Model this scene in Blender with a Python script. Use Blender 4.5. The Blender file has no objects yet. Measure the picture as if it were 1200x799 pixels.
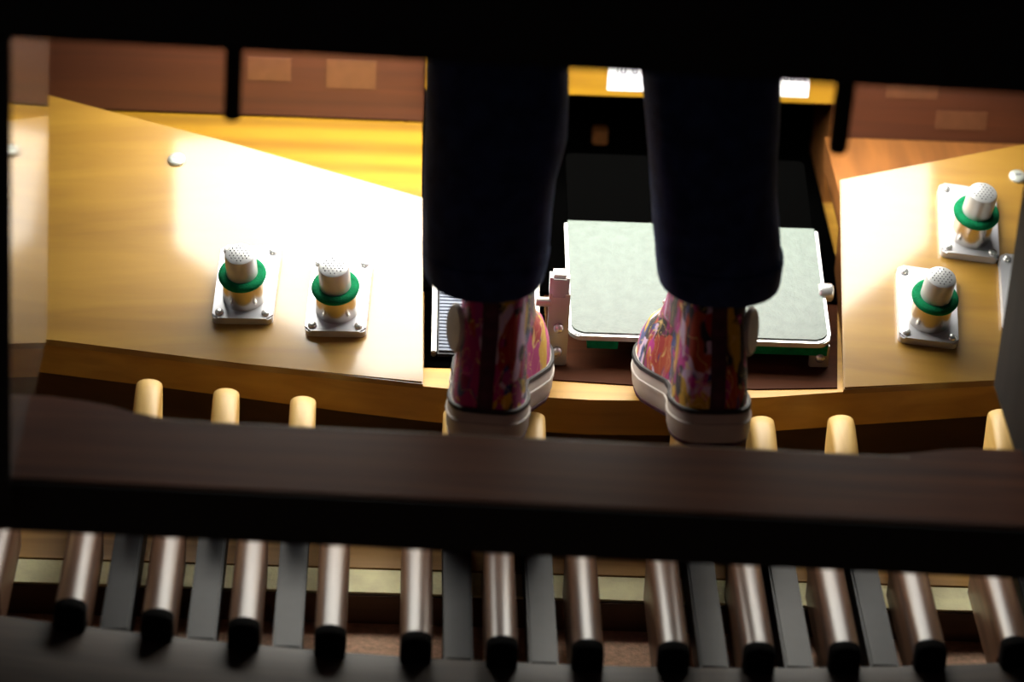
import bpy, bmesh, math, random
from mathutils import Vector, Matrix
random.seed(4)
S = bpy.context.scene
COL = S.collection
R = math.radians

# ------------------------------------------------------------------ camera
cam_d = bpy.data.cameras.new('camera')
cam = bpy.data.objects.new('camera', cam_d)
COL.objects.link(cam)
pitch, yaw, roll = R(27), R(2.6), R(3.1)
fwd = Vector((math.sin(yaw)*math.cos(pitch), math.cos(yaw)*math.cos(pitch), -math.sin(pitch)))
r0 = Vector((math.cos(yaw), -math.sin(yaw), 0)); u0 = r0.cross(fwd)
rt = r0*math.cos(roll) + u0*math.sin(roll); up = u0*math.cos(roll) - r0*math.sin(roll)
cam.matrix_world = Matrix(((rt.x, up.x, -fwd.x, -0.1190), (rt.y, up.y, -fwd.y, -2.5350),
                           (rt.z, up.z, -fwd.z, 1.4643), (0, 0, 0, 1)))
cam_d.sensor_width = 36; cam_d.lens = 120
cam_d.dof.use_dof = True; cam_d.dof.focus_distance = 2.84; cam_d.dof.aperture_fstop = 3.4
cam_d.clip_start = 0.05
S.camera = cam

# ------------------------------------------------------------------ world, lights, exposure
w = bpy.data.worlds.new('dim_room'); S.world = w; w.use_nodes = True
w.node_tree.nodes['Background'].inputs[0].default_value = (0.75, 0.85, 1.0, 1)
w.node_tree.nodes['Background'].inputs[1].default_value = 0.018
def area(name, loc, aim, sx, sy, power, color):
    l = bpy.data.lights.new(name, 'AREA'); l.shape = 'RECTANGLE'; l.size = sx; l.size_y = sy
    l.energy = power; l.color = color
    o = bpy.data.objects.new(name, l); COL.objects.link(o); o.location = loc
    o.rotation_euler = (Vector(aim) - Vector(loc)).to_track_quat('-Z', 'Y').to_euler()
    return o
area('church_window', (-2.6, -1.1, 2.3), (0, -0.3, 0.1), 0.8, 1.6, 8, (0.85, 0.92, 1.0))
LAMP_RADIANCE = 15.0
vs = S.view_settings
vs.view_transform = 'Standard'; vs.look = 'None'; vs.gamma = 1; vs.exposure = 0.0
vs.use_curve_mapping = False

# ------------------------------------------------------------------ materials
def srgb(c):
    return tuple((v/255/12.92 if v/255 <= .04045 else ((v/255+.055)/1.055)**2.4) for v in c) + (1,)
def base_mat(name):
    m = bpy.data.materials.new(name); m.use_nodes = True
    nt = m.node_tree; return m, nt, nt.nodes['Principled BSDF']
def plain(name, rgb, rough=.5, metal=0, spec=.5, coat=0, bump=0, bscale=300, vary=.12, vscale=40):
    m, nt, b = base_mat(name)
    c = srgb(rgb)
    tc = nt.nodes.new('ShaderNodeTexCoord')
    n = nt.nodes.new('ShaderNodeTexNoise'); n.inputs['Scale'].default_value = vscale; n.inputs['Detail'].default_value = 3
    nt.links.new(tc.outputs['Object'], n.inputs['Vector'])
    rp = nt.nodes.new('ShaderNodeValToRGB')
    rp.color_ramp.elements[0].position = .3; rp.color_ramp.elements[1].position = .7
    rp.color_ramp.elements[0].color = tuple(v*(1-vary) for v in c[:3]) + (1,)
    rp.color_ramp.elements[1].color = tuple(min(1, v*(1+vary)) for v in c[:3]) + (1,)
    nt.links.new(n.outputs['Fac'], rp.inputs['Fac']); nt.links.new(rp.outputs['Color'], b.inputs['Base Color'])
    b.inputs['Roughness'].default_value = rough; b.inputs['Metallic'].default_value = metal
    b.inputs['Specular IOR Level'].default_value = spec; b.inputs['Coat Weight'].default_value = coat
    b.inputs['Coat Roughness'].default_value = .15
    if bump:
        n2 = nt.nodes.new('ShaderNodeTexNoise'); n2.inputs['Scale'].default_value = bscale
        nt.links.new(tc.outputs['Object'], n2.inputs['Vector'])
        bp = nt.nodes.new('ShaderNodeBump'); bp.inputs['Strength'].default_value = bump; bp.inputs['Distance'].default_value = .002
        nt.links.new(n2.outputs['Fac'], bp.inputs['Height']); nt.links.new(bp.outputs['Normal'], b.inputs['Normal'])
    return m
def wood(name, dark, light, axis=0, stretch=14, scale=60, rough=.35, coat=.0, coat_rough=.15, rings=False, bump=.05):
    m, nt, b = base_mat(name)
    tc = nt.nodes.new('ShaderNodeTexCoord'); mp = nt.nodes.new('ShaderNodeMapping')
    s = [1, 1, 1]; s[axis] = 1/stretch
    mp.inputs['Scale'].default_value = s
    nt.links.new(tc.outputs['Object'], mp.inputs['Vector'])
    n = nt.nodes.new('ShaderNodeTexNoise'); n.inputs['Scale'].default_value = scale; n.inputs['Detail'].default_value = 6
    n.inputs['Distortion'].default_value = .4
    nt.links.new(mp.outputs['Vector'], n.inputs['Vector'])
    src = n.outputs['Fac']
    if rings:
        wv = nt.nodes.new('ShaderNodeTexWave'); wv.wave_type = 'RINGS'; wv.inputs['Scale'].default_value = 9
        wv.inputs['Distortion'].default_value = 3; wv.inputs['Detail'].default_value = 3
        nt.links.new(mp.outputs['Vector'], wv.inputs['Vector'])
        mx = nt.nodes.new('ShaderNodeMix'); mx.inputs['Factor'].default_value = .35
        nt.links.new(n.outputs['Fac'], mx.inputs['A']); nt.links.new(wv.outputs['Fac'], mx.inputs['B'])
        src = mx.outputs['Result']
    rp = nt.nodes.new('ShaderNodeValToRGB')
    rp.color_ramp.elements[0].position = .3; rp.color_ramp.elements[1].position = .7
    rp.color_ramp.elements[0].color = srgb(dark); rp.color_ramp.elements[1].color = srgb(light)
    nt.links.new(src, rp.inputs['Fac']); nt.links.new(rp.outputs['Color'], b.inputs['Base Color'])
    b.inputs['Roughness'].default_value = rough
    b.inputs['Coat Weight'].default_value = coat; b.inputs['Coat Roughness'].default_value = coat_rough
    if bump:
        bp = nt.nodes.new('ShaderNodeBump'); bp.inputs['Strength'].default_value = bump; bp.inputs['Distance'].default_value = .001
        nt.links.new(n.outputs['Fac'], bp.inputs['Height']); nt.links.new(bp.outputs['Normal'], b.inputs['Normal'])
    return m
def floral(name, seed):
    m, nt, b = base_mat(name)
    L = nt.links.new
    tc = nt.nodes.new('ShaderNodeTexCoord'); mp = nt.nodes.new('ShaderNodeMapping')
    mp.inputs['Location'].default_value = (seed, seed*.7, seed*1.3); mp.inputs['Rotation'].default_value = (.5, .3, .6); mp.inputs['Scale'].default_value = (1, 1, .6)
    L(tc.outputs['Object'], mp.inputs['Vector'])
    n = nt.nodes.new('ShaderNodeTexNoise'); n.inputs['Scale'].default_value = 17; n.inputs['Detail'].default_value = 2.5
    L(mp.outputs['Vector'], n.inputs['Vector'])
    sub = nt.nodes.new('ShaderNodeVectorMath'); sub.operation = 'SUBTRACT'; sub.inputs[1].default_value = (.5, .5, .5)
    L(n.outputs['Color'], sub.inputs[0])
    sc = nt.nodes.new('ShaderNodeVectorMath'); sc.operation = 'SCALE'; sc.inputs['Scale'].default_value = .11
    L(sub.outputs[0], sc.inputs[0])
    ad = nt.nodes.new('ShaderNodeVectorMath'); ad.operation = 'ADD'
    L(mp.outputs['Vector'], ad.inputs[0]); L(sc.outputs[0], ad.inputs[1])
    cols = [(16, 12, 30), (186, 20, 120), (216, 170, 10), (14, 10, 16), (206, 40, 160), (176, 16, 22),
            (40, 60, 130), (226, 200, 232), (190, 66, 14), (150, 10, 96), (170, 30, 130), (26, 18, 44)]
    def layer(scale, order):
        v = nt.nodes.new('ShaderNodeTexVoronoi'); v.inputs['Scale'].default_value = scale
        L(ad.outputs[0], v.inputs['Vector'])
        sp = nt.nodes.new('ShaderNodeSeparateColor'); L(v.outputs['Color'], sp.inputs[0])
        rp = nt.nodes.new('ShaderNodeValToRGB'); rp.color_ramp.interpolation = 'CONSTANT'
        el = rp.color_ramp.elements
        while len(el) < len(cols): el.new(.5)
        for i, k in enumerate(order):
            el[i].position = i/len(cols); el[i].color = srgb(cols[k])
        L(sp.outputs[0], rp.inputs['Fac'])
        return rp.outputs['Color']
    a = layer(36, [0, 1, 2, 3, 4, 5, 6, 7, 8, 9, 10, 11]); c = layer(80, [3, 8, 7, 1, 11, 2, 9, 4, 0, 6, 5, 10])
    n2 = nt.nodes.new('ShaderNodeTexNoise'); n2.inputs['Scale'].default_value = 55
    L(mp.outputs['Vector'], n2.inputs['Vector'])
    st = nt.nodes.new('ShaderNodeValToRGB'); st.color_ramp.elements[0].position = .5; st.color_ramp.elements[1].position = .56
    L(n2.outputs['Fac'], st.inputs['Fac'])
    mx = nt.nodes.new('ShaderNodeMix'); mx.data_type = 'RGBA'
    L(st.outputs['Color'], mx.inputs['Factor']); L(a, mx.inputs[6]); L(c, mx.inputs[7])
    n3 = nt.nodes.new('ShaderNodeTexNoise'); n3.inputs['Scale'].default_value = 48; n3.inputs['Detail'].default_value = 1; n3.inputs['Distortion'].default_value = 1.5
    L(ad.outputs[0], n3.inputs['Vector'])
    ln = nt.nodes.new('ShaderNodeValToRGB'); e = ln.color_ramp.elements
    e[0].position = .485; e[0].color = (0, 0, 0, 1); e[1].position = .515; e[1].color = (0, 0, 0, 1)
    k = e.new(.5); k.color = (1, 1, 1, 1)
    L(n3.outputs['Fac'], ln.inputs['Fac'])
    mx2 = nt.nodes.new('ShaderNodeMix'); mx2.data_type = 'RGBA'; mx2.inputs[7].default_value = srgb((240, 210, 120))
    L(ln.outputs['Color'], mx2.inputs['Factor']); L(mx.outputs[2], mx2.inputs[6])
    L(mx2.outputs[2], b.inputs['Base Color'])
    b.inputs['Roughness'].default_value = .7; b.inputs['Sheen Weight'].default_value = .1
    return m

MT = {}
MT['panel'] = wood('honey_maple_varnish', (130, 93, 24), (153, 114, 36), 0, 10, 45, .5, 1.0, .13, bump=.03)
MT['shelf'] = wood('yellow_oak_varnish', (122, 86, 12), (154, 114, 22), 0, 8, 40, .4, .8, .2, rings=True)
MT['board'] = wood('golden_oak_edge', (166, 120, 40), (198, 150, 60), 0, 16, 70, .45, .3, .3)
MT['knee'] = wood('dark_brown_veneer', (54, 22, 6), (72, 33, 10), 0, 20, 80, .5, .12, .25)
MT['cheek'] = wood('brown_cheek_wood', (100, 60, 24), (130, 80, 34), 1, 10, 60, .45, .2)
MT['bench'] = wood('dark_walnut_gloss', (92, 42, 18), (132, 68, 34), 0, 18, 60, .6, .35, .08)
MT['bench'].node_tree.nodes['Principled BSDF'].inputs['Specular IOR Level'].default_value = .12
MT['benchv'] = wood('dark_walnut_upright', (34, 25, 20), (52, 40, 32), 2, 18, 60, .5, 1.0, .05)
MT['benchr'] = wood('dulled_walnut_upright', (30, 27, 28), (46, 42, 42), 2, 18, 60, .7, 0, .3)  # shaded copy of the upright walnut, duller and greyer to lose the reflection
MT['benchr'].node_tree.nodes['Principled BSDF'].inputs['Specular IOR Level'].default_value = .2
MT['lip'] = wood('rail_lip_highlight', (176, 136, 104), (206, 164, 130), 0, 18, 60, .5, .2)
MT['unlit_wood'] = plain('unlit_black_wood', (14, 11, 10), .7, spec=.2)  # bench faces turned from the lamp: their shade is put into this black
MT['natural'] = wood('worn_brown_pedal_wood', (86, 58, 42), (132, 96, 74), 1, 16, 70, .40, .25, .22)
MT['key_end'] = plain('black_pedal_end', (10, 8, 8), .9, spec=.1)
MT['tail'] = plain('satin_black_rail', (22, 22, 26), .40, spec=.14, vary=.25, vscale=60)
MT['sharp'] = wood('pale_worn_sharp_wood', (196, 150, 74), (224, 184, 108), 1, 10, 60, .5, .05)
MT['heel'] = wood('grey_brown_heel_rail', (50, 40, 34), (74, 61, 53), 0, 18, 70, .55, .08, .25)
MT['heel'].node_tree.nodes['Principled BSDF'].inputs['Specular IOR Level'].default_value = .2
MT['cross'] = wood('golden_pine_rail', (150, 106, 50), (184, 138, 72), 0, 18, 60, .5, .1)
MT['crossface'] = wood('brown_rail_face', (84, 58, 36), (104, 72, 46), 0, 18, 60, .6)
MT['cream'] = plain('cream_felt', (246, 236, 190), .9, spec=.1, bump=.3)
MT['floor'] = plain('pinkish_floor_covering', (214, 172, 144), .85, spec=.2, bump=.4, bscale=500, vary=.2, vscale=180)
MT['void'] = plain('black_recess_shade', (2, 2, 2), 1, spec=0, vary=.02)  # the recess's deep shade put into the colour as black
MT['recess'] = wood('dark_brown_recess', (44, 20, 8), (64, 31, 12), 0, 16, 60, .8)
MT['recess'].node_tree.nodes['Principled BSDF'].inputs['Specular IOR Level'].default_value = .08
MT['plate'] = plain('grey_green_rubber_tread', (78, 90, 84), .42, spec=.4, bump=.25, bscale=420, vary=.12, vscale=110)
MT['rim'] = plain('bright_metal_rim', (214, 216, 214), .3, .6)
MT['felt'] = plain('green_felt', (10, 112, 70), .9, spec=.1, bump=.4, bscale=600, vary=.2, vscale=200)
MT['steel'] = plain('brushed_steel', (176, 174, 168), .5, .7, vary=.06)
MT['chrome'] = plain('polished_nickel', (206, 200, 192), .2, 1.0, vary=.04)
MT['stud_plate'] = plain('satin_aluminium_plate', (198, 198, 204), .36, .5, vary=.04)
MT['bolt'] = plain('bright_bolt', (226, 226, 224), .25, .7)
MT['cap'] = plain('satin_nickel_cap', (196, 196, 196), .34, .4, vary=.04)
MT['dark_dot'] = plain('dark_dimple', (96, 98, 104), .6, .3)
MT['ridge'] = plain('blue_grey_ribbed_rubber', (92, 102, 124), .4, vary=.08)
MT['dark_rubber'] = plain('dark_rubber', (34, 36, 42), .55)
MT['paper'] = plain('white_label_paper', (240, 238, 244), .8, spec=.2, vary=.01)
MT['ink'] = plain('blue_black_ink', (36, 38, 70), .8, spec=.1)
MT['pale_patch'] = plain('pale_brown_patch', (80, 48, 30), .35, coat=.6, vary=.1, vscale=90)
MT['screw'] = plain('pale_screw_head', (200, 204, 196), .35, .5)
MT['denim'] = plain('dark_indigo_denim', (50, 65, 110), .85, spec=.15, bump=.5, bscale=900, vary=.35, vscale=60)
b = MT['denim'].node_tree.nodes['Principled BSDF']
b.inputs['Sheen Weight'].default_value = .5; b.inputs['Sheen Roughness'].default_value = .2; b.inputs['Sheen Tint'].default_value = (.45, .6, 1, 1)
MT['lining'] = plain('beige_hem_lining', (150, 132, 112), .9, spec=.1)
MT['rubber_w'] = plain('off_white_sole_rubber', (196, 188, 180), .55, vary=.08)
MT['stripe'] = plain('black_foxing_line', (22, 20, 24), .6)
MT['patch'] = plain('off_white_ankle_patch', (206, 200, 194), .7)
MT['lace'] = plain('white_cotton_lace', (226, 222, 222), .9, spec=.1)
MT['heelstrip'] = plain('dark_heel_strip', (70, 22, 46), .7, vary=.5, vscale=90)
MT['lamp_body'] = plain('white_lamp_housing', (190, 190, 186), .5)
MT['floral_a'] = floral('floral_canvas_one', 5.3)
MT['floral_b'] = floral('floral_canvas_two', 7.7)
m, nt, b = base_mat('lit_lamp_diffuser')
b.inputs['Base Color'].default_value = (.8, .8, .8, 1)
b.inputs['Emission Color'].default_value = (1, .985, .90, 1); b.inputs['Emission Strength'].default_value = LAMP_RADIANCE
MT['diffuser'] = m

# ------------------------------------------------------------------ helpers
def obj(name, bm, mat, parent=None, smooth=False, loc=None, rot=None):
    me = bpy.data.meshes.new(name)
    bmesh.ops.recalc_face_normals(bm, faces=bm.faces)
    bm.to_mesh(me); bm.free()
    if smooth:
        for p in me.polygons: p.use_smooth = True
    me.materials.append(MT[mat])
    o = bpy.data.objects.new(name, me); COL.objects.link(o)
    if parent: o.parent = parent
    if loc: o.location = loc
    if rot: o.rotation_euler = rot
    return o
def auto_smooth(o, ang=35):
    me = o.data
    for p in me.polygons: p.use_smooth = True
    me.set_sharp_from_angle(angle=R(ang))
    return o
def tag(o, label, cat, group=None):
    o['label'] = label; o['category'] = cat
    if group: o['group'] = group
    return o
def thing(name, label, cat, loc=(0, 0, 0), rot=(0, 0, 0), group=None):
    o = bpy.data.objects.new(name, None); COL.objects.link(o); o.empty_display_size = .05
    o.location = loc; o.rotation_euler = rot
    return tag(o, label, cat, group)
def dup(root, loc=None, rot=None, label=None):
    r = root.copy(); COL.objects.link(r)
    if loc: r.location = loc
    if rot: r.rotation_euler = rot
    if label: r['label'] = label
    for ch in list(root.children):
        c = ch.copy(); COL.objects.link(c); c.parent = r
        for g in list(ch.children):
            d = g.copy(); COL.objects.link(d); d.parent = c
    return r
def box(x0, x1, y0, y1, z0, z1, bev=.0, bm=None, seg=2):
    own = bm is None
    if own: bm = bmesh.new()
    vs_ = [bm.verts.new((x, y, z)) for z in (z0, z1) for y in (y0, y1) for x in (x0, x1)]
    fs = [(0, 2, 3, 1), (4, 5, 7, 6), (0, 1, 5, 4), (2, 6, 7, 3), (0, 4, 6, 2), (1, 3, 7, 5)]
    new = [bm.faces.new([vs_[i] for i in f]) for f in fs]
    if bev:
        es = list({e for f in new for e in f.edges})
        bmesh.ops.bevel(bm, geom=es, offset=bev, segments=seg, affect='EDGES', clamp_overlap=True)
    return bm
def prism(poly, zlo, zhi, bm=None, bev=0):
    """poly: plan points; zlo / zhi: number or function(x, y)"""
    bm = bm or bmesh.new()
    f = lambda z, p: z(p[0], p[1]) if callable(z) else z
    a = [bm.verts.new((p[0], p[1], f(zlo, p))) for p in poly]
    c = [bm.verts.new((p[0], p[1], f(zhi, p))) for p in poly]
    n = len(poly)
    bm.faces.new(a[::-1]); top = bm.faces.new(c)
    for i in range(n): bm.faces.new((a[i], a[(i+1) % n], c[(i+1) % n], c[i]))
    if bev:
        bmesh.ops.bevel(bm, geom=list(top.edges), offset=bev, segments=2, affect='EDGES', clamp_overlap=True)
    return bm
def loft(rings, cap0=True, cap1=True, bm=None):
    bm = bm or bmesh.new()
    vr = [[bm.verts.new(p) for p in r] for r in rings]
    n = len(rings[0])
    for a, c in zip(vr[:-1], vr[1:]):
        for i in range(n): bm.faces.new((a[i], a[(i+1) % n], c[(i+1) % n], c[i]))
    if cap0: bm.faces.new(vr[0][::-1])
    if cap1: bm.faces.new(vr[-1])
    return bm
def lathe(prof, n=28, center=(0, 0, 0), bm=None):
    rings = [[(center[0]+r*math.cos(2*math.pi*i/n), center[1]+r*math.sin(2*math.pi*i/n), center[2]+z) for i in range(n)] for r, z in prof]
    return loft(rings, True, True, bm)
def tube(pts, rad, n=8, bm=None):
    pts = [Vector(p) for p in pts]; rings = []
    for i, p in enumerate(pts):
        t = (pts[min(i+1, len(pts)-1)] - pts[max(i-1, 0)]).normalized()
        a = t.orthogonal().normalized() if abs(t.x) > .9 else Vector((1, 0, 0)).cross(t).normalized()
        c = t.cross(a)
        r_ = rad[i] if isinstance(rad, (list, tuple)) else rad
        rings.append([p + a*r_*math.cos(2*math.pi*k/n) + c*r_*math.sin(2*math.pi*k/n) for k in range(n)])
    return loft(rings, True, True, bm)
def rounded_rect(x0, x1, y0, y1, r, n=5):
    out = []
    for cx, cy, a0 in ((x1-r, y1-r, 0), (x0+r, y1-r, 90), (x0+r, y0+r, 180), (x1-r, y0+r, 270)):
        for i in range(n+1):
            a = R(a0 + 90*i/n); out.append((cx+r*math.cos(a), cy+r*math.sin(a)))
    return out
def lerp_tab(tab, x):
    if x <= tab[0][0]: return tab[0][1]
    for (a, b_), (c, d) in zip(tab[:-1], tab[1:]):
        if x <= c: return b_ + (d-b_)*(x-a)/(c-a)
    return tab[-1][1]
zc = lambda x: .14*(x-.06)**2                 # the pedalboard's concave rise towards its ends

# ------------------------------------------------------------------ floor
fl = obj('floor', box(-2.2, 2.2, -3.2, 1.6, -.05, 0), 'floor'); fl['kind'] = 'structure'
wb = obj('wall_back', box(-2.2, 2.2, 1.6, 1.7, 0, 3), 'knee'); wb['kind'] = 'structure'

# ------------------------------------------------------------------ organ console
con = thing('organ_console', 'honey-coloured wooden organ console base with toe panels and dark knee panels', 'organ console', (0, 0, 0))
EDGE = [(-.66, .062), (-.55, .045), (-.46, .029), (-.385, .016), (-.288, -.003), (-.216, -.018), (-.145, -.033), (-.074, -.046), (.0, -.0565),
        (.06, -.060), (.13, -.057), (.208, -.045), (.281, -.029), (.345, -.016), (.407, -.003), (.5, .016), (.58, .033), (.66, .05)]
auto_smooth(obj('toe_board', prism(EDGE + [(.66, .55), (-.66, .55)], .1175, .150, bev=.004), 'board', con), 30)
obj('toe_guard', prism([(x, y+.05) for x, y in EDGE] + [(.66, .2), (-.66, .2)], .0, .1165), 'crossface', con)

T = 22
def plane(p0, rot):
    N = Matrix.Rotation(R(rot), 3, 'Z') @ Vector((0, -math.sin(R(T)), math.cos(R(T))))
    return lambda x, y: p0[2] - (N.x*(x-p0[0]) + N.y*(y-p0[1]))/N.z
def frame(p0, rot):
    q = Matrix.Rotation(R(rot), 4, 'Z') @ Matrix.Rotation(R(T), 4, 'X')
    return Matrix.Translation(p0) @ q
PL = ((-.077, -.045, .1545), -11.6); PR = ((.272, -.030, .1545), 11.7)
ML, MR = frame(*PL), frame(*PR)
UVL = [(0, -.002), (-.043, .206), (-.216, .241), (-.388, .272), (-.60, .310), (-.56, -.018), (-.45, -.013), (-.312, -.007), (-.15, -.006)]
UVR = [(0, -.002), (.136, -.004), (.27, -.008), (.42, -.014), (.46, .300), (.231, .264), (.059, .235)]
for UV, M_, P_, nm in ((UVL, ML, PL, 'l'), (UVR, MR, PR, 'r')):
    poly = [tuple((M_ @ Vector((u, v, 0)))[:2]) for u, v in UV]
    f = plane(*P_)
    o = obj('toe_panel', prism(poly, lambda x, y: f(x, y)-.0055, f, bev=.0012), 'panel', con); auto_smooth(o, 20)
    cx = sum(p[0] for p in poly)/len(poly); cy = sum(p[1] for p in poly)/len(poly)
    pin = [(cx+(p[0]-cx)*.985, cy+(p[1]-cy)*.975) for p in poly]
    obj('toe_box', prism(pin, .1495, lambda x, y: max(.1497, f(x, y)-.0056)), 'cheek', con)
# shelves behind the toe panels, knee panels, recess
obj('rear_shelf', prism([(-.66, .324), (-.45, .285), (-.405, .265), (-.243, .203), (-.0815, .138), (-.0815, .324)], .2, .226), 'shelf', con)
obj('rear_shelf', prism([(.287, .182), (.45, .243), (.56, .285), (.66, .324), (.287, .324)], .2, .226), 'cheek', con)
obj('knee_panel', box(-.66, -.0805, .325, .345, .2262, .86, .0015), 'knee', con)
obj('knee_panel', box(.303, .66, .325, .345, .2232, .86, .0015), 'knee', con)
lint = obj('lintel', box(-.0803, .3028, .318, .336, .2605, .40, .0015), 'shelf', con)
obj('recess_cheek', box(-.097, -.0815, .346, .50, .15, .42), 'cheek', con)
obj('recess_cheek', box(.2935, .31, .346, .50, .15, .42), 'cheek', con)
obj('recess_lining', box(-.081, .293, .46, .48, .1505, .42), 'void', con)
obj('mechanism_block', box(.083, .097, .445, .4605, .157, .171, .001), 'cheek', con)
obj('recess_floor_lining', box(-.0805, .2925, .13, .459, .1503, .1545), 'void', con)  # black sheet standing in for shade on the recess floor
obj('recess_base', prism([(.028, .13), (.028, -.028), (.10, -.033), (.20, -.033), (.268, -.026), (.285, .13)], .1496, .1512), 'recess', con)  # thin dark brown sheet on the board below the swell plate
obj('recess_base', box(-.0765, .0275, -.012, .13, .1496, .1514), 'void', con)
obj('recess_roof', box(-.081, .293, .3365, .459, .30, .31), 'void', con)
# two paper labels with blue-black lettering whose feet show under the bench seat
for x0, x1, marks in ((.0842, .1289, 0), (.2266, .2671, 1)):
    lb = obj('paper_label', box(x0, x1, .3172, .318, .2675, .308), 'paper', con)
    bm = bmesh.new()
    n = 11
    for k in range(n):
        x = x0+.005 + (x1-x0-.01)*k/(n-1)
        if marks == 0 and k in (0, 4, 7): continue
        zl = .2822 if (marks == 0 and k == 9) else .2848
        box(x-.0006, x+.0006, .3169, .3172, zl, .292, 0, bm)
        if marks == 0 and k % 3 == 2 or marks == 1 and k % 2 == 0:
            box(x, x+.003, .3169, .3172, zl, zl+.0011, 0, bm)
    obj('lettering', bm, 'ink', lb)
# paler brown rectangles on the knee panels
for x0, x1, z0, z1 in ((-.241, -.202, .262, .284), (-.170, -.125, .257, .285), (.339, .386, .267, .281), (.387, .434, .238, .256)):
    obj('knee_patch', box(x0, x1, .3243, .325, z0, z1), 'pale_patch', con)
# screws on toe panels
for M_, u, v in ((ML, -.265, .214), (MR, .222, .226), (ML, -.45, .1), (MR, .33, .03)):
    o = obj('screw', lathe([(.0, 0), (.0078, 0), (.0078, .0012), (.0066, .0028), (.0035, .0034), (0, .0034)]), 'screw', con, True)
    o.matrix_local = M_ @ Matrix.Translation((u, v, 0))
    s = obj('slot', box(-.003, .003, -.0006, .0006, .0028, .0037), 'dark_dot', o)

# lamp under the key desk (out of sight above the seat line, it lights the whole knee space)
lamp = thing('pedal_lamp', 'long white pedal lamp fixed under the key desk above the toe panels', 'lamp', (.034, .135, .42))
LP = [(-.365, .06), (-.29, .0), (-.185, -.082), (.165, -.082), (.30, .0), (.385, .085), (.385, .165), (-.365, .165)]
obj('housing', prism([(x*1.02, y*1.03) for x, y in LP], .001, .022, bev=.003), 'lamp_body', lamp)
obj('diffuser', prism(LP, -.006, .001), 'diffuser', lamp)
for x in (-.25, .28): obj('mounting_arm', box(x-.01, x+.01, .05, .189, .022, .028), 'lamp_body', lamp)

# ------------------------------------------------------------------ toe studs
def make_stud():
    t = thing('toe_stud', '', 'toe stud', group='toe studs on the console')
    bm = prism(rounded_rect(-.0255, .0255, -.026, .057, .005), -.001, .0075, bev=.0015)
    auto_smooth(obj('base_plate', bm, 'stud_plate', t), 30)
    for x, y in ((-.0195, -.020), (.0195, -.020), (-.0195, .050), (.0195, .050)):
        s = obj('screw', lathe([(0, .007), (.0036, .007), (.0036, .0088), (.0024, .0098), (0, .0098)], 16, (x, y, 0)), 'bolt', t, True)
    auto_smooth(obj('barrel', lathe([(0, .007), (.0186, .007), (.0183, .012), (.0164, .034), (0, .034)], 36), 'chrome', t), 40)
    pr = [(.0118, .030)] + [(.0158+.0044*math.cos(a), .0335+.0036*math.sin(a)) for a in [R(-90+30*i) for i in range(7)]] + [(.0118, .036)]
    obj('felt_ring', lathe(pr, 36), 'felt', t, True)
    cap = auto_smooth(obj('cap', lathe([(0, .034), (.0132, .034), (.0130, .056), (.0122, .0585), (.0105, .0595), (0, .0597)], 36), 'cap', t), 40)
    bm = bmesh.new()
    for i in range(-3, 4):
        for j in range(-3, 4):
            x = (i + .5*(j % 2))*.0032; y = j*.0028
            if x*x+y*y < .0096**2: lathe([(0, .0593), (.00062, .0593), (.0005, .0601), (0, .0601)], 8, (x, y, 0), bm)
    obj('dimples', bm, 'dark_dot', cap)
    return t
proto = None
SPOTS = [(ML, -.166, .062, 'chrome toe stud with green ring beside the panel screw on the honey panel'),
         (ML, -.086, .061, 'chrome toe stud with green ring beside the ribbed pedal recess'),
         (MR, .091, .063, 'chrome toe stud with green ring nearest the grey swell pedal'),
         (MR, .155, .156, 'upper chrome toe stud with green ring set behind its neighbours near the knee panel'),
         (MR, .1865, .070, 'chrome toe stud with its plate half hidden behind the dark bench upright')]
for M_, u, v, lab in SPOTS:
    t = make_stud() if proto is None else dup(proto)
    if proto is None: proto = t
    t['label'] = lab
    t.matrix_world = M_ @ Matrix.Translation((u, v, 0)) @ Matrix.Rotation(R(8 if M_ is ML else -14), 4, 'Z')

# ------------------------------------------------------------------ swell pedals
sw = thing('swell_pedal', 'wide grey-green swell pedal plate with metal rim on steel brackets', 'pedal', (.1534, .001, .178))
tilt = bpy.data.objects.new('x', None)
Mt = Matrix.Rotation(R(13), 4, 'X')
def front_round(w_, y0, y1, r):
    q = [p for p in rounded_rect(-w_, w_, y0, y1, r) if p[1] < (y0+y1)/2]
    return [(w_, y1), (-w_, y1)] + q
def tilted(o): o.matrix_local = Mt; return o
auto_smooth(tilted(obj('rim', prism(front_round(.1105, 0, .153, .012), -.005, .0, bev=.001), 'rim', sw)), 30)
auto_smooth(tilted(obj('tread', prism(front_round(.1078, .0035, .155, .010), -.004, .0012, bev=.0008), 'plate', sw)), 30)
tilted(obj('shaded_plate_half', prism(rounded_rect(-.107, .107, .150, .26, .006), -.012, -.0052), 'void', sw))  # rear half of the plate, its shadow put in as a black piece
for x0, x1 in ((-.094, -.068), (-.01, .108)):
    tilted(obj('felt_pad', box(x0, x1, .002, .03, -.015, -.0051), 'felt', sw))
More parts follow.
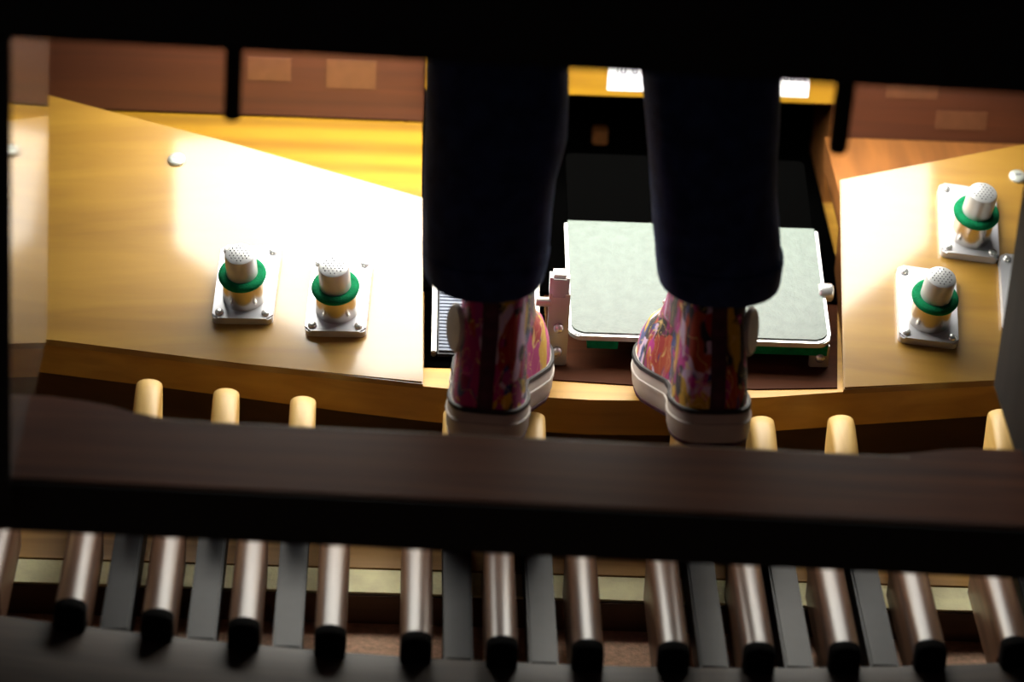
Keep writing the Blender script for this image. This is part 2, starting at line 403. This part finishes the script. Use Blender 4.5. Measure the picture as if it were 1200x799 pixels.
# brackets stand on the toe board
br = obj('bracket', box(-.1284, -.1109, -.004, .002, -.0270, .040, .001), 'steel', sw)
for z in (.009, -.013):
    bm = lathe([(0, 0), (.0042, 0), (.0042, .003), (.003, .005), (0, .005)], 16)
    o = obj('bolt', bm, 'bolt', br, True); o.location = (-.1194, -.004, z); o.rotation_euler = (R(90), 0, 0)
obj('pivot_block', box(-.1289, -.1124, -.010, .008, .038, .059, .003), 'bolt', sw)
br = obj('bracket', box(.094, .1105, .008, .014, -.0270, -.006, .001), 'steel', sw)
o = obj('bolt', lathe([(0, 0), (.0042, 0), (.0042, .003), (.003, .005), (0, .005)], 16), 'bolt', br, True)
o.location = (.1025, .008, -.0165); o.rotation_euler = (R(90), 0, 0)
PIVOT = (.1125, .068, .0145)
o = obj('pivot_cap', lathe([(0, -.008), (.007, -.008), (.008, -.006), (.008, .003), (.006, .005), (0, .005)], 24), 'bolt', sw, True)
o.location = PIVOT; o.rotation_euler = (0, R(90), 0)
auto_smooth(obj('axle', tube([(-.139, -.001, .031), (-.126, -.001, .031)], .004, 12), 'steel', sw))
obj('axle_support', box(.097, .107, .03, .05, -.0270, .004), 'steel', sw)
bpy.data.objects.remove(tilt)

cr = thing('crescendo_pedal', 'narrow blue-grey ribbed pedal in the recess behind the floral shoe', 'pedal', (-.0255, .000, .157))
Mt = Matrix.Rotation(R(25), 4, 'X')
tilted(obj('tread', box(-.040, .040, 0, .15, -.004, 0), 'dark_rubber', cr))
for k in range(40):
    y = .004 + k*.0036
    if k == 0: rb = box(-.039, .039, -.0012, .0012, 0, .0016); rib0 = tilted(obj('rib', rb, 'ridge', cr)); rib0.matrix_local = Mt @ Matrix.Translation((0, y, 0))
    else:
        c = rib0.copy(); COL.objects.link(c); c.matrix_local = Mt @ Matrix.Translation((0, y, 0))
for s in (-1, 1):
    tilted(obj('side_rim', box(s*.0432-.0022, s*.0432+.0022, 0, .152, -.005, .003, .001), 'steel', cr))
obj('pedal_foot', box(-.03, .03, .08, .10, -.0058, .034), 'void', cr)

# ------------------------------------------------------------------ pedalboard
pb = thing('pedalboard_frame', 'wooden pedalboard frame with grey heel rail and cream felt strip', 'pedalboard frame', (0, 0, 0))
xs = [-.64 + 1.30*i/40 for i in range(41)]
def strip(y0, y1, z0, z1, curved=True):
    rings = []
    for x in xs:
        d = zc(x) if curved else 0
        rings.append([(x, y0, z0), (x, y1, z0), (x, y1, z1+d), (x, y0, z1+d-.004), ][:4])
    return loft(rings)
bm = loft([[(x, -.43, 0), (x, -.332, 0), (x, -.332, .064+zc(x)), (x, -.336, .068+zc(x)), (x, -.42, .066+zc(x)), (x, -.43, .060+zc(x))] for x in xs])
auto_smooth(obj('heel_rail', bm, 'heel', pb), 40)
obj('cross_rail', box(-.64, .66, -.176, -.02, 0, .026), 'crossface', pb)
obj('cross_board', box(-.64, .66, -.138, -.02, .0262, .0300), 'cross', pb)
obj('felt_strip', box(-.64, .66, -.174, -.1385, .0262, .0285), 'cream', pb)
for x in (-.655, .66): obj('side_cheek', box(x-.015, x+.015, -.43, -.02, 0, .13, .004), 'cross', pb)

def arch(w, y, z0, z1, n=8):
    return [(-w, y, z0), (w, y, z0)] + [(w*math.cos(math.pi*i/n), y, z1 - .55*w + .55*w*math.sin(math.pi*i/n)) for i in range(n+1)]
NX = [-.340 + .0652*i for i in range(-3, 15)]
N_LAB = 'brown rounded natural pedal key with a black end over the heel rail'
S_LAB = 'sharp pedal key with pale raised wooden block and dark grey tail'
nat = None
for x in NX:
    if nat is None:
        nat = thing('natural_pedal', N_LAB, 'pedal key', group='natural pedal keys')
        auto_smooth(obj('key_bar', loft([arch(w_, y, z0, .0) for w_, y, z0 in ((.0120, -.333, -.0219), (.0120, -.328, -.0219), (.0120, -.3272, -.050), (.0120, -.188, -.050), (.0068, -.164, -.050), (.0068, -.055, -.050))]), 'natural', nat), 50)
        auto_smooth(obj('end_cap', loft([arch(.0116, -.333, -.0218, -.0004), arch(.0121, -.3335, -.0219, 0.0002), arch(.0119, -.343, -.0219, -.0006), arch(.0105, -.3455, -.022, -.003)]), 'key_end', nat), 50)
        o = nat
    else: o = dup(nat)
    o.location = (x, 0, .090 + zc(x))
    i = NX.index(x)
    o['label'] = ('brown rounded natural pedal key with a dark sharp tail on each side' if i % 7 in (1, 4, 5)
                  else 'brown rounded natural pedal key with a wide bare gap on one side')
shp = None
for k in range(17):
    if k % 7 in (2, 6): continue                 # no sharp between e-f and b-c
    x = (NX[k]+NX[k+1])/2
    if shp is None:
        shp = thing('sharp_pedal', S_LAB, 'pedal key', group='sharp pedal keys')
        auto_smooth(obj('tail', box(-.0112, .0112, -.3345, -.05, -.03, 0, .0018), 'tail', shp), 40)
        rings = [arch(.0105, y, -.001, z1) for y, z1 in ((-.160, .018), (-.158, .046), (-.152, .064), (-.143, .072), (-.13, .077), (-.10, .084), (-.087, .084), (-.0845, .0825), (-.0835, .080))]
        auto_smooth(obj('raised_block', loft(rings), 'sharp', shp), 50)
        o = shp
    else: o = dup(shp)
    o.location = (x, 0, .0675 + zc(x))
    # the raised blocks converge a little towards the toe board
    for ch in o.children:
        if ch.name.startswith('raised_block'): ch.location.x = max(-.0148, min(.0148, -.0065 - .045*(x-.0186)))
    o['label'] = {7: 'sharp pedal key reaching under the pink-heeled floral shoe', 8: 'sharp pedal key with pale tip showing beside the pink-heeled floral shoe',
                  10: 'sharp pedal key reaching under the dark-heeled floral shoe',
                  11: 'sharp pedal key with pale tip touching the outer side of the dark-heeled shoe'}.get(k, S_LAB)

# ------------------------------------------------------------------ bench
be = thing('organ_bench', 'dark walnut organ bench with cross rail and inner uprights under an unlit black seat', 'bench', (0, 0, 0), (0, R(1.15), 0))
obj('seat', box(-.726, .726, -.462, -.20, .607, .695, .003), 'unlit_wood', be)
far = [(-.695, -.325), (-.36, -.325), (-.33, -.327), (-.312, -.333), (-.298, -.343), (-.282, -.351), (-.26, -.352), (.25, -.352), (.268, -.351), (.282, -.344), (.296, -.336), (.32, -.331), (.695, -.325)]
auto_smooth(obj('cross_rail', prism([(-.695, -.450), (.695, -.450)] + far[::-1], .2325, .272, bev=.003), 'bench', be), 40)
obj('lip_highlight', box(-.285, .272, -.3550, -.3512, .268, .2723, .0012), 'lip', be)  # pale strip: highlight of the rail's bevelled edge put into the wood colour
obj('rail_front', box(-.695, .695, -.4525, -.4502, .2323, .271), 'unlit_wood', be)  # black sheet carrying the shade of the rail's front face
for s, x in ((-1, -.374), (1, .357)):
    a, c = (x-.03, x) if s < 0 else (x, x+.03)
    obj('upright', box(a, c, -.458, -.20, .255, .608, .003), 'benchv' if s < 0 else 'benchr', be)
    obj('upright_edge', box(a, c+.0 if s < 0 else c, -.4602, -.4585, .255, .607), 'unlit_wood', be)  # black sheet for the upright's unlit front edge
for x in (-.708, .708):
    obj('bench_end', box(x-.018, x+.018, -.46, -.20, -.0142 if x < 0 else .0138, .6075, .004), 'benchv', be)
for x, zb, r_ in ((-.231, .533, .006), (.183, .533, .0068)):
    auto_smooth(obj('hanging_peg', lathe([(0, .609), (r_*1.5, .609), (r_*1.5, .600), (r_, .598), (r_, zb+.002), (r_*.8, zb), (0, zb)], 16, (x, -.40, 0)), 'unlit_wood', be), 40)

# ------------------------------------------------------------------ person: jeans and sneakers
pe = thing('person', 'seated person in dark blue jeans and colourful floral high-top sneakers', 'person', (.055, -.165, .16))
PO = Vector((.055, -.165, .16))
def ring(c, rx, ry, tang, n=28, sq=2.3, wob=0, ph=0):
    t = Vector(tang).normalized(); xa = Vector((1, 0, 0)); ya = t.cross(xa).normalized()
    out = []
    for i in range(n):
        a = 2*math.pi*i/n; ca, sa = math.cos(a), math.sin(a)
        k = 1 + wob*math.sin(3*a+ph)
        out.append(Vector(c) + xa*(rx*k*math.copysign(abs(ca)**(2/sq), ca)) + ya*(ry*k*math.copysign(abs(sa)**(2/sq), sa)) - PO)
    return out
LEGS = [  # (left x, right x, z) outlines of each shin
    [(-.0815, .0095, .318), (-.0835, .0125, .335), (-.0845, .0135, .352), (-.085, .014, .372), (-.0855, .0165, .40), (-.086, .022, .428), (-.0865, .0215, .46), (-.0865, .021, .49), (-.088, .022, .56), (-.092, .024, .62)],
    [(.0985, .1915, .320), (.0955, .1925, .334), (.092, .190, .36), (.0885, .1855, .39), (.084, .183, .42), (.080, .182, .45), (.0755, .1815, .485), (.073, .182, .54), (.070, .184, .62)]]
bm = bmesh.new(); hems = []
for li, leg in enumerate(LEGS):
    rings = []
    for a, c, z in leg:
        cy = lerp_tab([(.318, -.166), (.36, -.163), (.42, -.160), (.49, -.152), (.56, -.135), (.62, -.118)], z)
        ry = lerp_tab([(.318, .055), (.36, .054), (.42, .057), (.49, .060), (.62, .066)], z)
        rings.append(ring(((a+c)/2, cy, z), (c-a)/2, ry, (0, 0, 1), wob=.012, ph=z*60+li))
    kx = (leg[-1][0]+leg[-1][1])/2; hx = kx*.8 + .055*.2
    for y, z, rr, t in ((-.10, .69, .066, (0, -.35, 1)), (-.118, .752, .069, (0, -1, .7)), (-.17, .780, .072, (0, -1, .15)), (-.25, .786, .080, (0, -1, 0)), (-.34, .792, .086, (0, -1, 0)), (-.41, .80, .08, (0, -1, 0))):
        rings.append(ring((kx if y > -.15 else hx, y, z), rr*.92, rr, t))
    inner = [[Vector((p.x, p.y, p.z)) for p in rings[0]]]
    c0 = sum(rings[0], Vector())/len(rings[0])
    ins = [[c0 + (p-c0)*.93 + Vector((0, 0, dz)) for p in rings[0]] for dz in (.045, .0)]
    bmesh_r = ins + rings
    loft(bmesh_r, False, True, bm)
    hems.append((c0, rings[0], rings[1]))
# pelvis and waist
pel = []
for z, rx, ry, cy in ((.712, .15, .07, -.37), (.75, .178, .098, -.375), (.80, .180, .10, -.38), (.86, .165, .098, -.385), (.91, .150, .095, -.39)):
    pel.append(ring((.05, cy, z), rx, ry, (0, 0, 1)))
loft(pel, True, True, bm)
jeans = auto_smooth(obj('jeans', bm, 'denim', pe), 50)
for c0, r_a, r_b in hems:
    bm = bmesh.new()
    prof = ((-.0012, 1.0), (-.0015, 1.02), (.004, 1.025), (.019, 1.025), (.0215, 1.012))
    tt = lambda dz: min(1, max(0, dz/.017))
    rr = []
    for dz, k in prof:
        ring_ = []
        for p, q in zip(r_a, r_b):
            m_ = p.lerp(q, tt(dz)); cc = c0 + Vector((0, 0, m_.z-c0.z)); m_ = cc + (m_-cc)*k
            m_.z = p.z + dz; ring_.append(m_)
        rr.append(ring_)
    loft(rr, False, False, bm)
    h = auto_smooth(obj('hem', bm, 'denim', jeans), 60)
    bm = loft([[c0+(p-c0)*k+Vector((0, 0, dz)) for p in r_a] for k, dz in ((.985, -.0014), (.93, -.0022), (.925, .03))], False, False)
    auto_smooth(obj('hem_lining', bm, 'lining', jeans), 60)

S0 = [(.0, .005), (.025, .004), (.045, .003), (.07, .006), (.095, .010), (.125, .009), (.165, .004)]
S1 = [(.0, .218), (.02, .220), (.032, .218), (.042, .212), (.052, .198), (.062, .182), (.075, .160), (.09, .139), (.105, .124), (.125, .114), (.165, .110)]
WB = [(0, .0345), (.03, .0340), (.06, .0315), (.095, .0275), (.13, .0268), (.165, .028)]        # rear width by height
WF = [(0, .0385), (.03, .038), (.045, .036), (.06, .032), (.08, .028), (.165, .026)]            # front width by height
def slice_(z, grow=0, n=40, mirror=1):
    a, c = lerp_tab(S0, z)-grow, lerp_tab(S1, z)+grow
    wb, wf = lerp_tab(WB, z)+grow, lerp_tab(WF, z)+grow
    L_ = c-a; pts = []
    for i in range(n):
        t = 2*math.pi*i/n
        ct, st = math.cos(t), math.sin(t)
        u = .5 - .5*math.copysign(abs(ct)**.88, ct)
        s = a + L_*u
        k = min(1, max(0, (s-.06)/.10)); k = k*k*(3-2*k)
        wid = wb*(1-k) + wf*k
        if L_ > .15: wid -= .0085*math.exp(-((s-.085)/.03)**2)*mirror_sign(st, mirror)
        wl = wid*math.copysign(abs(st)**(.46 + .26*u), st)
        skew = -.006*mirror*max(0, (u-.5))*2 if L_ > .17 else 0       # toe box leans to the inner side
        pts.append(Vector((wl - skew*1.0, s, z)))
    return pts
def mirror_sign(st, mirror): return 1.3 if st*mirror > 0 else .5
def sneaker(label_part, heel, toe_in, pitch_, mirror, mat):
    up_ = auto_smooth(obj('sneaker', loft([slice_(z, 0, 40, mirror) for z in (.018, .026, .033, .04, .047, .054, .062, .07, .08, .09, .10, .11, .125, .14, .155, .165)], True, True), mat, pe), 70)
    up_['label'] = label_part
    up_.location = Vector(heel) - PO
    up_.rotation_euler = (R(pitch_), 0, R(toe_in))
    ad = lambda nm, bm, mt, ang=40: auto_smooth(obj(nm, bm, mt, up_), ang)
    def soled(s_, z):                          # sole lifts a little at the toe
        return s_
    ad('sole', loft([slice_(.001, -.001, 40, mirror)] + [[Vector((p.x, p.y, z)) for p in slice_(.01, g, 40, mirror)] for z, g in ((.0, .001), (.004, .0030), (.013, .0032), (.0135, .0040), (.016, .0040), (.0165, .0030), (.025, .0026), (.027, .001))]), 'rubber_w')
    ad('foxing_line', loft([[Vector((p.x, p.y, z)) for p in slice_(.02, g, 40, mirror)] for z, g in ((.0240, .0024), (.0242, .0036), (.0272, .0030), (.0276, .0008))], False, False), 'stripe')
    ad('outsole', loft([[Vector((p.x, p.y, z)) for p in slice_(.01, g, 40, mirror)] for z, g in ((-.0035, -.002), (-.003, .0012), (.0, .002), (.001, .0005))]), 'heelstrip')
    # heel strip
    bm = bmesh.new(); rr = []
    for z in (.027, .04, .06, .08, .10, .125, .15, .165):
        a = lerp_tab(S0, z)
        rr.append([Vector((-.0070, a+.0016, z)), Vector((-.005, a-.0011, z)), Vector((0, a-.0022, z)), Vector((.005, a-.0011, z)), Vector((.0070, a+.0016, z)), Vector((0, a+.004, z))])
    ad('heel_strip', loft(rr), 'heelstrip', 60)
    # oval ankle patch on the outer side
    zc_, yc_ = .083, .052
    wv = lerp_tab(WB, zc_)
    bm = lathe([(0, -.0015), (.0150, -.0015), (.0155, .0), (.014, .0015), (0, .0018)], 28)
    pt = ad('ankle_patch', bm, 'patch'); pt.scale = (1.0, 1.28, 1.5)
    pt.location = (-mirror*(wv*.96+.001), yc_-.022, zc_); pt.rotation_euler = (0, R(-90*mirror), R(18*mirror))
    pt.rotation_euler = (R(90), 0, R(-90*mirror + 28*mirror))
    # tongue and laces along the instep
    tg = [(.165, .108), (.15, .113), (.125, .117), (.105, .127), (.09, .142), (.075, .162), (.066, .174)]
    rr = []
    for z, s in tg: rr.append([Vector((x, s + (.006 if abs(x) < .01 else .001), z+.002)) for x in (-.016, -.006, .006, .016)] + [Vector((x, s-.004, z-.002)) for x in (.016, .006, -.006, -.016)])
    rr[0] = [p+Vector((0, .006, .010)) for p in rr[0]]
    ad('tongue', loft(rr), mat, 60)
    for z, s in tg[1:-1]:
        ad('lace', tube([(-.019, s-.007, z-.001), (-.010, s+.004, z+.003), (0, s+.008, z+.005), (.010, s+.004, z+.003), (.019, s-.007, z-.001)], .002, 6), 'lace', 80)
    return up_
sneaker('floral high-top with pink heel beside the ribbed pedal', (-.033, -.222, .194), -7, -10.6, 1, 'floral_a')
sneaker('floral high-top with dark heel in front of the grey swell pedal', (.149, -.222, .200), 5, -12.1, -1, 'floral_b')
